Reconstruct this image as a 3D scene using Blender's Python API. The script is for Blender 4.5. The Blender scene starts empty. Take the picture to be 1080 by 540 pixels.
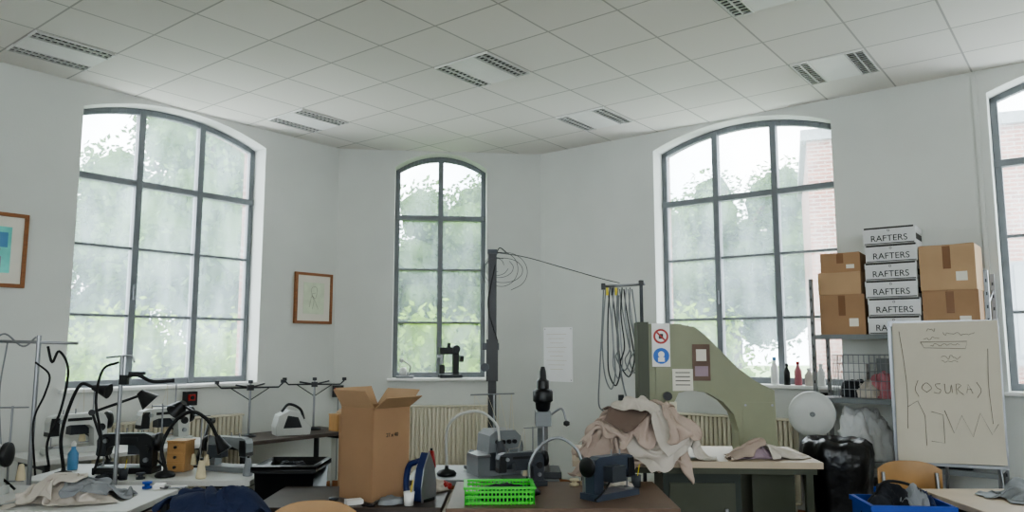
import bpy, math, random
import numpy as np
from mathutils import Vector, Matrix, noise, Euler
random.seed(7)
scene = bpy.context.scene
R = math.radians

# ------------------------------------------------------------------ materials
def lin(c):
    c = c/255.0
    return c/12.92 if c <= .04045 else ((c+.055)/1.055)**2.4
def rgb(t, k=1.0):
    return (min(lin(t[0])*k,1), min(lin(t[1])*k,1), min(lin(t[2])*k,1), 1)
def M(name, col, rough=.6, metal=0., var=.1, scale=5., bump=0., bscale=40., aniso=(1,1,1)):
    m = bpy.data.materials.new(name); m.use_nodes = True
    nt = m.node_tree; b = nt.nodes['Principled BSDF']
    b.inputs['Roughness'].default_value = rough
    b.inputs['Metallic'].default_value = metal
    tc = nt.nodes.new('ShaderNodeTexCoord')
    mp = nt.nodes.new('ShaderNodeMapping'); mp.inputs['Scale'].default_value = aniso
    nt.links.new(tc.outputs['Object'], mp.inputs['Vector'])
    n = nt.nodes.new('ShaderNodeTexNoise'); n.inputs['Scale'].default_value = scale; n.inputs['Detail'].default_value = 4
    nt.links.new(mp.outputs['Vector'], n.inputs['Vector'])
    r = nt.nodes.new('ShaderNodeValToRGB')
    r.color_ramp.elements[0].position = .3; r.color_ramp.elements[1].position = .7
    r.color_ramp.elements[0].color = rgb(col, 1-var); r.color_ramp.elements[1].color = rgb(col, 1+var)
    nt.links.new(n.outputs['Fac'], r.inputs['Fac']); nt.links.new(r.outputs['Color'], b.inputs['Base Color'])
    if bump:
        n2 = nt.nodes.new('ShaderNodeTexNoise'); n2.inputs['Scale'].default_value = bscale
        nt.links.new(mp.outputs['Vector'], n2.inputs['Vector'])
        bp = nt.nodes.new('ShaderNodeBump'); bp.inputs['Strength'].default_value = bump; bp.inputs['Distance'].default_value = .02
        nt.links.new(n2.outputs['Fac'], bp.inputs['Height']); nt.links.new(bp.outputs['Normal'], b.inputs['Normal'])
    return m

def brick_mat(name, c1, c2, mort, w, h, ms, off=.5, loc=(0,0,0), rot=(0,0,0), rough=.85, bump=.3):
    m = bpy.data.materials.new(name); m.use_nodes = True
    nt = m.node_tree; b = nt.nodes['Principled BSDF']; b.inputs['Roughness'].default_value = rough
    tc = nt.nodes.new('ShaderNodeTexCoord'); mp = nt.nodes.new('ShaderNodeMapping')
    mp.inputs['Location'].default_value = loc; mp.inputs['Rotation'].default_value = rot
    nt.links.new(tc.outputs['Object'], mp.inputs['Vector'])
    br = nt.nodes.new('ShaderNodeTexBrick')
    br.offset = off; br.squash = 1
    br.inputs['Scale'].default_value = 1; br.inputs['Mortar Size'].default_value = ms
    br.inputs['Mortar Smooth'].default_value = .1
    br.inputs['Brick Width'].default_value = w; br.inputs['Row Height'].default_value = h
    br.inputs['Color1'].default_value = rgb(c1); br.inputs['Color2'].default_value = rgb(c2); br.inputs['Mortar'].default_value = rgb(mort)
    nt.links.new(mp.outputs['Vector'], br.inputs['Vector'])
    nt.links.new(br.outputs['Color'], b.inputs['Base Color'])
    bp = nt.nodes.new('ShaderNodeBump'); bp.inputs['Strength'].default_value = bump; bp.inputs['Distance'].default_value = .01
    bp.invert = True
    nt.links.new(br.outputs['Fac'], bp.inputs['Height']); nt.links.new(bp.outputs['Normal'], b.inputs['Normal'])
    return m

PLASTER = M('plaster', (205,207,202), .9, var=.04, scale=1.2, bump=.05, bscale=60)
BRICK = brick_mat('brick_outer', (158,104,86), (128,80,68), (160,150,140), .22, .07, .01, rot=(R(90),0,0))
PITCH = .585
CEIL = brick_mat('ceiling_tiles', (226,223,217), (217,214,208), (176,173,168), PITCH, PITCH, .0075, off=0,
                 loc=(6.0075+PITCH*20, -2.6225+PITCH*20, 0), bump=.2)
FLOORM = M('floor_lino', (140,133,122), .5, var=.12, scale=3)
FRAME = M('window_frame_metal', (118,122,126), .5, var=.05)
WHITE = M('white_paint', (228,228,225), .5, var=.03)
NOTICE = M('notice_paper', (236,236,236), .8, var=.02)
PAPER = M('paper', (220,216,204), .8, var=.04, scale=3)
FPAPER = M('flipchart_paper', (200,194,178), .8, var=.05, scale=2)
CREAM = M('radiator_enamel', (206,200,180), .4, var=.03)
STEEL = M('steel', (150,152,155), .35, .8, var=.1)
DSTEEL = M('dark_steel', (62,64,67), .4, .7, var=.15)
BLACK = M('black_plastic', (20,21,24), .4, var=.2)
RUBBER = M('black_rubber', (14,14,16), .7, var=.1)
CARD = M('cardboard', (160,128,98), .85, var=.08, scale=3)
CARD2 = M('cardboard_light', (178,148,116), .85, var=.07, scale=3)
TAPE = M('parcel_tape', (190,176,148), .35, var=.05)
TAPEB = M('brown_tape', (126,90,60), .35, var=.05)
WOOD = M('wood_frame', (140,92,56), .5, var=.15, scale=8, aniso=(1,1,6))
BEECH = M('beech_ply', (170,132,86), .45, var=.12, scale=6, aniso=(1,6,1))
TAN = M('table_tan', (184,168,146), .5, var=.06)
WTOP = M('laminate_white', (196,196,192), .4, var=.06)
DTOP = M('laminate_dark', (66,56,50), .45, var=.15)
BTOP = M('laminate_brown', (104,82,66), .45, var=.12)
OLIVE = M('olive_enamel', (134,136,110), .45, var=.05)
DOLIVE = M('dark_olive_enamel', (68,72,56), .5, var=.08)
DGREEN = M('dark_green_enamel', (42,52,44), .5, var=.1)
GREYM = M('machine_grey', (124,128,130), .4, var=.06)
DGREYM = M('machine_dark_grey', (56,60,66), .4, var=.08)
LGREY = M('machine_cream', (186,188,184), .35, var=.05)
NAVYM = M('machine_slate', (60,68,82), .35, var=.1)
IRONB = M('iron_blue', (34,48,92), .35, var=.05)
GREENP = M('green_plastic', (70,200,60), .4, var=.06)
BLUEP = M('blue_plastic', (28,72,165), .4, var=.08)
LBLUE = M('light_blue', (90,140,180), .4, var=.05)
RED = M('red_paint', (170,40,36), .4, var=.05)
BLUES = M('sign_blue', (20,100,190), .4, var=.03)
YELL = M('yellow_tape', (220,200,60), .5, var=.05)
NAVYC = M('navy_cloth', (34,44,74), .9, var=.2, scale=4, bump=.2, bscale=60)
PINKC = M('rose_beige_cloth', (184,166,154), .9, var=.08, scale=5, bump=.1, bscale=50)
WHITEC = M('offwhite_cloth', (200,192,182), .9, var=.06, scale=5, bump=.1, bscale=50)
BROWNC = M('taupe_cloth', (118,100,90), .9, var=.15, scale=5)
LILAC = M('lilac_cloth', (160,142,152), .9, var=.1)
BLKC = M('dark_cloth', (36,38,44), .9, var=.25, scale=5)
GREYC = M('grey_cloth', (140,143,146), .9, var=.15, scale=5)
PINK = M('pink_item', (190,120,130), .6, var=.1)
BAG = M('bin_liner', (16,17,20), .3, var=.2, bump=.7, bscale=12)
THREAD = M('thread', (206,194,164), .8, var=.1)
ARTG = M('drawing_wash', (206,214,190), .8, var=.1, scale=9)
ARTB = M('painting_teal', (120,200,190), .7, var=.3, scale=4)
LOUVD = M('louvre_recess', (26,26,28), .5, var=.1)
LOUVB = M('louvre_blade', (200,200,197), .4, .2, var=.05)
GRASS = M('lawn', (124,150,92), .95, var=.3, scale=.6)
BARK = M('bark', (86,70,54), .9, var=.3)
INK = M('ink', (60,57,54), .8, var=.1)
PENCIL = M('felt_pen', (104,98,92), .8, var=.1)

def glass_mat():
    m = bpy.data.materials.new('dusty_glass'); m.use_nodes = True
    nt = m.node_tree; nt.nodes.clear()
    out = nt.nodes.new('ShaderNodeOutputMaterial')
    tr = nt.nodes.new('ShaderNodeBsdfTransparent'); tr.inputs[0].default_value = (.93,.96,.96,1)
    tl = nt.nodes.new('ShaderNodeBsdfTranslucent'); tl.inputs[0].default_value = (.74,.88,.96,1)
    mx = nt.nodes.new('ShaderNodeMixShader')
    tc = nt.nodes.new('ShaderNodeTexCoord'); mp = nt.nodes.new('ShaderNodeMapping'); mp.inputs['Scale'].default_value = (3,1,1.2)
    n = nt.nodes.new('ShaderNodeTexNoise'); n.inputs['Scale'].default_value = 1.2; n.inputs['Detail'].default_value = 6
    mr = nt.nodes.new('ShaderNodeMapRange'); mr.inputs[1].default_value = .3; mr.inputs[2].default_value = .75
    mr.inputs[3].default_value = .10; mr.inputs[4].default_value = .34
    nt.links.new(tc.outputs['Object'], mp.inputs[0]); nt.links.new(mp.outputs[0], n.inputs['Vector'])
    nt.links.new(n.outputs['Fac'], mr.inputs[0]); nt.links.new(mr.outputs[0], mx.inputs[0])
    nt.links.new(tr.outputs[0], mx.inputs[1]); nt.links.new(tl.outputs[0], mx.inputs[2]); nt.links.new(mx.outputs[0], out.inputs[0])
    return m
GLASS = glass_mat()
def leaf_mat(name, c):
    m = bpy.data.materials.new(name); m.use_nodes = True
    nt = m.node_tree; nt.nodes.clear()
    out = nt.nodes.new('ShaderNodeOutputMaterial')
    d = nt.nodes.new('ShaderNodeBsdfDiffuse'); t = nt.nodes.new('ShaderNodeBsdfTranslucent'); mx = nt.nodes.new('ShaderNodeMixShader')
    g = nt.nodes.new('ShaderNodeNewGeometry'); r = nt.nodes.new('ShaderNodeValToRGB')
    r.color_ramp.elements[0].color = rgb(c,.55); r.color_ramp.elements[1].color = rgb(c,1.45)
    nt.links.new(g.outputs['Random Per Island'], r.inputs[0])
    nt.links.new(r.outputs[0], d.inputs[0]); nt.links.new(r.outputs[0], t.inputs[0]); mx.inputs[0].default_value = .5
    nt.links.new(d.outputs[0], mx.inputs[1]); nt.links.new(t.outputs[0], mx.inputs[2]); nt.links.new(mx.outputs[0], out.inputs[0])
    return m
LEAF = leaf_mat('leaves', (94,122,76)); LEAF2 = leaf_mat('leaves_light', (122,156,66))

# ------------------------------------------------------------------ mesh builder
def catmull(pts, n=6):
    P = [Vector(p) for p in pts]
    if len(P) < 3: return P
    P = [2*P[0]-P[1]] + P + [2*P[-1]-P[-2]]
    out = []
    for i in range(1, len(P)-2):
        a,b,c,d = P[i-1],P[i],P[i+1],P[i+2]
        for k in range(n):
            t = k/n
            out.append(.5*((2*b)+(c-a)*t+(2*a-5*b+4*c-d)*t*t+(3*b-a-3*c+d)*t**3))
    out.append(P[-2]); return out
def soft(x): return 1-2.4*math.sqrt(x*x+.006)
class MB:
    def __init__(s): s.v=[]; s.f=[]; s.mi=[]; s.sm=[]; s.mats=[]
    def add(s, vs, fs, mat, smooth=False):
        if mat not in s.mats: s.mats.append(mat)
        k = s.mats.index(mat); o = len(s.v)
        s.v += [tuple(v) for v in vs]
        for f in fs: s.f.append(tuple(i+o for i in f)); s.mi.append(k); s.sm.append(smooth)
    def box(s, c, size, mat, rot=(0,0,0), taper=1.0):
        x,y,z = size[0]/2,size[1]/2,size[2]/2
        E = Euler(rot).to_matrix(); C = Vector(c)
        vs = []
        for dz,k in ((-z,1),(z,taper)):
            for dx,dy in ((-x,-y),(x,-y),(x,y),(-x,y)):
                vs.append(C+E@Vector((dx*k,dy*k,dz)))
        s.add(vs, [(3,2,1,0),(4,5,6,7),(0,1,5,4),(1,2,6,5),(2,3,7,6),(3,0,4,7)], mat)
    def cyl(s, p0, p1, r0, mat, r1=None, n=16):
        p0=Vector(p0); p1=Vector(p1); r1 = r0 if r1 is None else r1
        d=(p1-p0).normalized(); a = d.orthogonal().normalized(); b = d.cross(a)
        vs=[]
        for p,r in ((p0,r0),(p1,r1)):
            for i in range(n):
                t=2*math.pi*i/n; vs.append(p+(a*math.cos(t)+b*math.sin(t))*r)
        s.add(vs, [(i,(i+1)%n,n+(i+1)%n,n+i) for i in range(n)], mat, True)
        s.add(vs[:n], [tuple(range(n))[::-1]], mat); s.add(vs[n:], [tuple(range(n))], mat)
    def tube(s, pts, r, mat, n=8, smooth=True, k=6):
        P = catmull(pts,k) if smooth else [Vector(p) for p in pts]
        d0=(P[1]-P[0]).normalized(); a=d0.orthogonal().normalized(); vs=[]
        for i,p in enumerate(P):
            d=(P[min(i+1,len(P)-1)]-P[max(i-1,0)]).normalized()
            a=(a-d*a.dot(d)).normalized(); b=d.cross(a)
            for j in range(n):
                t=2*math.pi*j/n; vs.append(p+(a*math.cos(t)+b*math.sin(t))*r)
        fs=[]
        for i in range(len(P)-1):
            for j in range(n): fs.append((i*n+j,i*n+(j+1)%n,(i+1)*n+(j+1)%n,(i+1)*n+j))
        fs.append(tuple(range(n))[::-1]); fs.append(tuple(range((len(P)-1)*n,len(P)*n)))
        s.add(vs,fs,mat,True)
    def prism(s, poly, y0, y1, mat):
        n=len(poly)
        vs=[(x,y0,z) for x,z in poly]+[(x,y1,z) for x,z in poly]
        s.add(vs,[tuple(range(n)),tuple(range(n,2*n))[::-1]]+[(i,n+i,n+(i+1)%n,(i+1)%n) for i in range(n)],mat)
    def lathe(s, prof, c, mat, n=20, axis='z'):
        vs=[]
        for r,z in prof:
            for i in range(n):
                t=2*math.pi*i/n; x,y=r*math.cos(t),r*math.sin(t)
                if axis=='z': vs.append((c[0]+x,c[1]+y,c[2]+z))
                elif axis=='y': vs.append((c[0]+x,c[1]+z,c[2]+y))
                else: vs.append((c[0]+z,c[1]+x,c[2]+y))
        fs=[]
        for k in range(len(prof)-1):
            for i in range(n): fs.append((k*n+i,k*n+(i+1)%n,(k+1)*n+(i+1)%n,(k+1)*n+i))
        fs.append(tuple(range(n))[::-1]); fs.append(tuple(range((len(prof)-1)*n,len(prof)*n)))
        s.add(vs,fs,mat,True)
    def heap(s, c, rx, ry, h, mat, seed=0, amp=.3, fold=.12, n=96, m=34):
        vs=[];o=Vector((seed*7.3,seed*3.1,seed*1.7))
        for j in range(m+1):
            ph=math.pi/2*j/m
            for i in range(n):
                t=2*math.pi*i/n
                d=Vector((math.cos(t)*math.sin(ph),math.sin(t)*math.sin(ph),math.cos(ph)))
                w=Vector((noise.noise(d*1.3+o),noise.noise(d*1.3+o+Vector((5,0,0))),noise.noise(d*1.3+o+Vector((0,9,0)))))
                q=Vector((d.x*2.6,d.y*2.6,d.z*1.4))+w*1.6+o
                q2=Vector((d.x*5,d.y*5,d.z*2.0))+w*3+o
                r=1+amp*noise.noise(d*1.5+o)+fold*.9*soft(noise.noise(q))+fold*.35*soft(noise.noise(q2))
                edge=1+.14*(ph/(math.pi/2))**6
                vs.append((c[0]+d.x*r*rx*edge,c[1]+d.y*r*ry*edge,c[2]+max(d.z,0)**.8*r*h+.002))
        fs=[]
        for j in range(m):
            for i in range(n): fs.append((j*n+i,(j+1)*n+i,(j+1)*n+(i+1)%n,j*n+(i+1)%n))
        fs.append(tuple(range(m*n,(m+1)*n))[::-1])
        s.add(vs,fs,mat,True)
    def build(s, name, loc=(0,0,0), rz=0, bevel=0, seg=2):
        me=bpy.data.meshes.new(name); me.from_pydata(s.v,[],s.f)
        for m in s.mats: me.materials.append(m)
        for i,p in enumerate(me.polygons): p.material_index=s.mi[i]; p.use_smooth=s.sm[i]
        me.validate(); me.update()
        o=bpy.data.objects.new(name,me); scene.collection.objects.link(o)
        o.location=loc; o.rotation_euler=(0,0,rz)
        if bevel:
            b=o.modifiers.new('bevel','BEVEL'); b.width=bevel; b.segments=seg; b.limit_method='ANGLE'; b.angle_limit=R(40)
        return o
def text(parent, s, size, loc, mat, name='lettering', rx=90, rz=0):
    c=bpy.data.curves.new(name,'FONT'); c.body=s; c.size=size; c.align_x='CENTER'; c.extrude=.0006; c.materials.append(mat)
    o=bpy.data.objects.new(name,c); scene.collection.objects.link(o); o.parent=parent
    o.location=loc; o.rotation_euler=(R(rx),0,R(rz)); return o

# ------------------------------------------------------------------ draped cloth (small position-based solver on a height field)
RES=.02; HN=121
def field(tb, mounds, low=-.6):
    ax=np.linspace(-1.2,1.2,HN); X,Y=np.meshgrid(ax,ax)
    x0,x1,y0,y1=tb
    Hf=np.where((X>=x0)&(X<=x1)&(Y>=y0)&(Y<=y1),0.0,low)
    for x,y,rx,ry,h in mounds:
        q=1-((X-x)/rx)**2-((Y-y)/ry)**2
        Hf=np.maximum(Hf,np.where(q>0,h*np.sqrt(np.clip(q,0,1)),low))
    return Hf
def sample(Hf,x,y):
    gx=np.clip((x+1.2)/RES,0,HN-1.001); gy=np.clip((y+1.2)/RES,0,HN-1.001)
    i=gx.astype(int); j=gy.astype(int); fx=gx-i; fy=gy-j
    return (Hf[j,i]*(1-fx)+Hf[j,i+1]*fx)*(1-fy)+(Hf[j+1,i]*(1-fx)+Hf[j+1,i+1]*fx)*fy
def drape(Hf,cx,cy,w,d,comp,z0,seed,steps=150,st=.016,rot=0,fric=.15):
    nx=int(w/st); ny=int(d/st)
    P=np.zeros((ny+1,nx+1,3)); ca,sa=math.cos(rot),math.sin(rot)
    for j in range(ny+1):
        for i in range(nx+1):
            u=i/nx-.5; v=j/ny-.5
            nn=noise.noise(Vector((u*3,v*3,seed*3.3))); n2=noise.noise(Vector((u*5,v*5,seed*1.3+20)))
            nw=4.0; am=w*math.sqrt(1-comp*comp)/(2*math.pi*nw)*1.25
            x=u*w*comp+.08*nn; y=v*d*comp+.08*n2
            P[j,i]=(cx+x*ca-y*sa,cy+x*sa+y*ca,z0+am*math.sin(u*2*math.pi*nw+nn*5)+.6*am*math.sin(v*2*math.pi*3+n2*5))
    Q=P.copy(); dt2=(.012**2)*9.8; th=.006
    cons=[]
    def pair(ax_,off,k,rest,mode):
        n=P.shape[ax_]
        for ph in range(2):
            idx=[q for q in range(n-off) if (q//off)%2==ph] if off>1 else list(range(ph,n-1,2))
            if len(idx): cons.append((ax_,np.array(idx),off,k,rest,mode))
    pair(0,1,.5,st,0); pair(1,1,.5,st,0); pair(0,2,.14,2*st,1); pair(1,2,.14,2*st,1); pair(0,4,.05,4*st*.9,1); pair(1,4,.05,4*st*.9,1)
    ds=st*math.sqrt(2)
    for s_ in range(steps):
        V=(P-Q)*.96; Q=P.copy(); P=P+V; P[:,:,2]-=dt2
        for it in range(5):
            for ax_,idx,off,k,rest,mode in cons:
                if ax_==0: a=P[idx]; b=P[idx+off]
                else: a=P[:,idx]; b=P[:,idx+off]
                dv=b-a; L=np.sqrt((dv**2).sum(-1,keepdims=True))+1e-9
                c=(L-rest)/L
                if mode==1: c=np.minimum(c,0)
                dv=dv*c*k
                if ax_==0: P[idx]=a+dv; P[idx+off]=b-dv
                else: P[:,idx]=a+dv; P[:,idx+off]=b-dv
            for par in (0,1):
                a=P[:-1,par:-1:2]; b=P[1:,par+1::2]
                m_=min(a.shape[1],b.shape[1]); a=a[:,:m_]; b=b[:,:m_]
                dv=b-a; L=np.sqrt((dv**2).sum(-1,keepdims=True))+1e-9; dv=dv*((L-ds)/L)*.1
                P[:-1,par:-1:2][:,:m_]+=dv; P[1:,par+1::2][:,:m_]-=dv
            hz=sample(Hf,P[:,:,0],P[:,:,1])+th
            pen=P[:,:,2]<hz
            P[:,:,2]=np.where(pen,np.minimum(hz,P[:,:,2]+.03),P[:,:,2])
            P[:,:,0]=np.where(pen,Q[:,:,0]+(P[:,:,0]-Q[:,:,0])*fric,P[:,:,0])
            P[:,:,1]=np.where(pen,Q[:,:,1]+(P[:,:,1]-Q[:,:,1])*fric,P[:,:,1])
    P[:,:,2]=np.maximum(P[:,:,2],sample(Hf,P[:,:,0],P[:,:,1])+.003)
    gi=np.clip(((P[:,:,0]+1.2)/RES).round().astype(int),1,HN-2); gj=np.clip(((P[:,:,1]+1.2)/RES).round().astype(int),1,HN-2)
    H2=Hf.copy()
    for dj in (-1,0,1):
        for di in (-1,0,1): np.maximum.at(H2,(gj+dj,gi+di),P[:,:,2]*1.0)
    Hs=H2.copy(); Hs[1:-1,1:-1]=(H2[1:-1,1:-1]*2+H2[:-2,1:-1]+H2[2:,1:-1]+H2[1:-1,:-2]+H2[1:-1,2:])/6
    fs=[(j*(nx+1)+i,j*(nx+1)+i+1,(j+1)*(nx+1)+i+1,(j+1)*(nx+1)+i) for j in range(ny) for i in range(nx)]
    return P.reshape(-1,3).tolist(),fs,np.maximum(Hf,np.where(H2>Hf,Hs,Hf))
def cloth_pile(name,loc,tb,mounds,sheets,fric=.15,low=-.6):
    Hf=field(tb,mounds,low); mb=MB()
    for mat,cx,cy,w,d,comp,z0,seed,rot in sheets:
        vs,fs,Hf=drape(Hf,cx,cy,w,d,comp,z0,seed,rot=rot,fric=fric); mb.add(vs,fs,mat,True)
    o=mb.build(name,loc); s=o.modifiers.new('thick','SOLIDIFY'); s.thickness=.003; s.offset=1
    s=o.modifiers.new('sub','SUBSURF'); s.levels=1; s.render_levels=1
cloth_pile('fabric_pile',(.84,5.06,.88),(-.41,1.0,-.19,.5),[(-.06,.02,.30,.15,.27),(.18,.0,.2,.14,.22),(-.26,.0,.14,.13,.12)],
   [(PINKC,-.06,.0,1.15,.8,.58,.38,1,.0),(WHITEC,.16,-.02,.9,.65,.55,.42,2,.5),(PINKC,-.14,-.02,.8,.6,.52,.46,3,-.4),(BROWNC,-.10,-.04,.4,.4,.55,.48,4,.9),(WHITEC,.10,-.05,.7,.55,.52,.5,5,-.7),(PINKC,.22,-.08,.55,.5,.5,.5,16,.3)],fric=.03)
cloth_pile('white_fabric_pile',(-2.46,4.36,.75),(-1.0,.46,-.26,.3),[(-.03,0,.17,.11,.10),(.12,.03,.1,.09,.06)],
   [(WHITEC,-.03,.0,.8,.5,.52,.2,6,.2),(GREYC,.12,.03,.55,.4,.52,.24,7,.8),(WHITEC,-.12,-.02,.5,.4,.52,.28,17,-.5)],fric=.05)
cloth_pile('navy_jacket_pile',(-1.44,3.74,.455),(-.2,.2,-.2,.2),[(-.04,0,.28,.17,.44),(.12,.02,.16,.13,.46),(0,0,.2,.2,.38)],
   [(NAVYC,0,.0,1.1,.7,.58,.56,8,0),(NAVYC,.03,.0,.8,.6,.5,.62,9,.6)],fric=.03,low=-.44)

# ------------------------------------------------------------------ room
H=3.9
A=Vector((-2.02,8.68)); B=Vector((.343,8.94))
tL=Vector((.616,.788)); nL=Vector((-.788,.616))
tR=Vector((.788,-.616)); nR=Vector((.616,.788))
tC=(B-A).normalized(); nC=Vector((-tC.y,tC.x)); aC=math.atan2(tC.y,tC.x)
LL=5.5
def LW(s,d): p=A-tL*s-nL*d; return (p.x,p.y)
def RW(s,d): p=B+tR*s-nR*d; return (p.x,p.y)
def CW(s,d): p=A+tC*s-nC*d; return (p.x,p.y)
SILL=1.24; SPR=3.70; RISE=.18
def arch(x,w):
    hw=w/2; Rr=(hw*hw+RISE*RISE)/(2*RISE)
    return SPR+math.sqrt(max(Rr*Rr-x*x,0))-(Rr-RISE)
def wall(name, p0, ang, length, ops):
    mb=MB()
    for y0,y1,mat in ((0,.27,PLASTER),(.27,.40,BRICK)):
        def q(x0,x1,z0,z1): mb.prism([(x0,z0),(x1,z0),(x1,z1),(x0,z1)],y0,y1,mat)
        x=-.12
        for c,w in ops:
            a,b=c-w/2,c+w/2
            q(x,a,0,H+.1); q(a,b,0,SILL-.03)
            N=24
            for i in range(N):
                xa=a+(b-a)*i/N; xb=a+(b-a)*(i+1)/N
                mb.prism([(xa,arch(xa-c,w)),(xb,arch(xb-c,w)),(xb,H+.1),(xa,H+.1)],y0,y1,mat)
            x=b
        q(x,length+.12,0,H+.1)
    return mb.build(name,(p0[0],p0[1],0),ang)
def window(name, p0, ang, c, w, cols):
    mb=MB(); y0,y1=.2,.26; fw=.055; hw=w/2
    mb.box((-hw+fw/2,.23,(SILL+SPR)/2),(fw,.06,SPR-SILL),FRAME); mb.box((hw-fw/2,.23,(SILL+SPR)/2),(fw,.06,SPR-SILL),FRAME)
    mb.box((0,.23,SILL+.03),(w,.062,.06),FRAME)
    N=24
    for i in range(N):
        xa=-hw+w*i/N; xb=-hw+w*(i+1)/N
        mb.prism([(xa,arch(xa,w)-fw),(xb,arch(xb,w)-fw),(xb,arch(xb,w)),(xa,arch(xa,w))],y0,y1,FRAME)
    for k in range(1,cols):
        x=-hw+w*k/cols
        zt=arch(x,w)-.02
        mb.box((x,.225,(SILL+zt)/2),(.062,.08,zt-SILL),FRAME)
    mb.box((0,.225,3.13),(w,.075,.06),FRAME)
    for z in (1.88,2.51): mb.box((0,.23,z),(w,.05,.025),FRAME)
    poly=[(-hw,SILL),(hw,SILL)]+[(hw-w*i/N,arch(hw-w*i/N,w)) for i in range(N+1)]
    mb.add([(x,.235,z) for x,z in poly],[tuple(range(len(poly)))],GLASS)
    mb.box((-hw+w/cols,.17,2.1),(.02,.03,.14),FRAME)
    mb.box((0,.08,SILL-.015),(w-.004,.25,.03),WHITE); mb.box((0,-.03,SILL-.015),(w+.1,.06,.03),WHITE)
    d=Vector((math.cos(ang),math.sin(ang)))
    return mb.build(name,(p0[0]+d.x*c,p0[1]+d.y*c,0),ang,bevel=.004,seg=1)
pl=A-tL*LL
WW=1.84
wall('wall_left',pl,R(52),LL,[(LL-1.9,WW)])
wall('wall_center',A,aC,(B-A).length,[(1.19,1.08)])
wall('wall_right',B,R(-38),7.2,[(2.42,WW),(5.50,WW)])
window('window_1',pl,R(52),LL-1.9,WW,3)
window('window_2',A,aC,1.19,1.08,2)
window('window_3',B,R(-38),2.42,WW,3)
window('window_4',B,R(-38),5.50,WW,3)
pr=B+tR*7.2
YB=-4.0
wall('wall_side_west',(pl.x,YB),R(90),pl.y-YB,[])
wall('wall_side_east',(pr.x,pr.y),R(-90),pr.y-YB,[])
bw=pr.x-pl.x
ops=[(2.2,WW),(5.7,WW),(9.2,WW)]  # unseen windows added to the back wall to bring in more light
wall('wall_back',(pr.x,YB),R(180),bw,ops)
for i,(c,w) in enumerate(ops): window('window_%d'%(5+i),(pr.x,YB),R(180),c,w,3)
plan=[(pl.x-.2,YB-.2),(pr.x+.2,YB-.2),(pr.x+.2,pr.y+.15),(B.x+.1,B.y+.3),(A.x-.1,A.y+.3),(pl.x-.2,pl.y+.15)]
def slab(name,z0,z1,mat,rz):
    c,s=math.cos(-rz),math.sin(-rz)
    P=[(x*c-y*s,x*s+y*c) for x,y in plan]; n=len(P)
    mb=MB(); mb.add([(x,y,z0) for x,y in P]+[(x,y,z1) for x,y in P],
      [tuple(range(n))[::-1],tuple(range(n,2*n))]+[(i,(i+1)%n,n+(i+1)%n,n+i) for i in range(n)],mat)
    return mb.build(name,(0,0,0),rz)
slab('ceiling',H,H+.15,CEIL,R(-38)); slab('floor',-.1,0,FLOORM,0)
for nm,p,ang,l in (('baseboard_left',pl,R(52),LL),('baseboard_center',A,aC,(B-A).length),('baseboard_right',B,R(-38),7.2)):
    mb=MB(); mb.box((l/2,-.01,.06),(l-.04,.018,.12),WOOD); mb.build(nm,(p[0],p[1],0),ang)
mb=MB(); mb.box((0,-.012,H/2),(.03,.022,H-.01),PLASTER); p=RW(4.50,0); mb.build('trim_1',(p[0],p[1],0),R(-38))

def luminaire(e1,e2):
    x=.616*e1+.788*e2; y=.788*e1-.616*e2
    mb=MB(); s=.57
    mb.box((0,0,-.006),(.29,s,.012),WHITE)
    for sx in (-1,1):
        cx=sx*.21
        mb.box((cx,0,-.002),(.13,s,.004),LOUVD)
        for ex in (-.065,.065,0): mb.box((cx+ex,0,-.01),(.008,s,.016),LOUVB)
        for k in range(13):
            mb.box((cx,-s/2+s*k/12,-.008),(.13,.008,.010),LOUVB)
        for ey in (-1,1): mb.box((cx,ey*s/2,-.008),(.14,.012,.016),WHITE)
    mb.build('recessed_ceiling_light',(x,y,H),R(-38))
for e1,e2 in ((2.33,-6.3),(4.67,-3.96),(4.67,-6.3),(6.425,-3.96),(6.425,-1.62),(4.67,-1.62),(2.33,-3.96),(2.33,-1.62)): luminaire(e1,e2)

# ------------------------------------------------------------------ wall things
def radiator(name,xy,rz,w):
    mb=MB(); z0,z1=.18,.94
    for k in range(int(w/.045)):
        x=-w/2+.0225+k*.045
        mb.box((x,-.1,(z0+z1)/2),(.034,.045,z1-z0-.04),CREAM)
    mb.box((0,-.08,(z0+z1)/2),(w,.03,z1-z0-.06),CREAM); mb.box((0,-.085,z1-.01),(w+.01,.1,.02),CREAM); mb.box((0,-.085,z0+.01),(w+.01,.07,.02),CREAM)
    for sx in (-1,1): mb.box((sx*w*.35,-.03,.75),(.04,.06,.06),CREAM); mb.cyl((sx*(w/2-.05),-.085,z0),(sx*(w/2-.05),-.085,0),.012,CREAM)
    mb.build(name,(xy[0],xy[1],0),rz,bevel=.008)
radiator('radiator',CW(1.25,.005),aC,1.0)
radiator('radiator',RW(2.3,.005),R(-38),1.3)
radiator('radiator',LW(1.9,.005),R(52),1.4)
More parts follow.
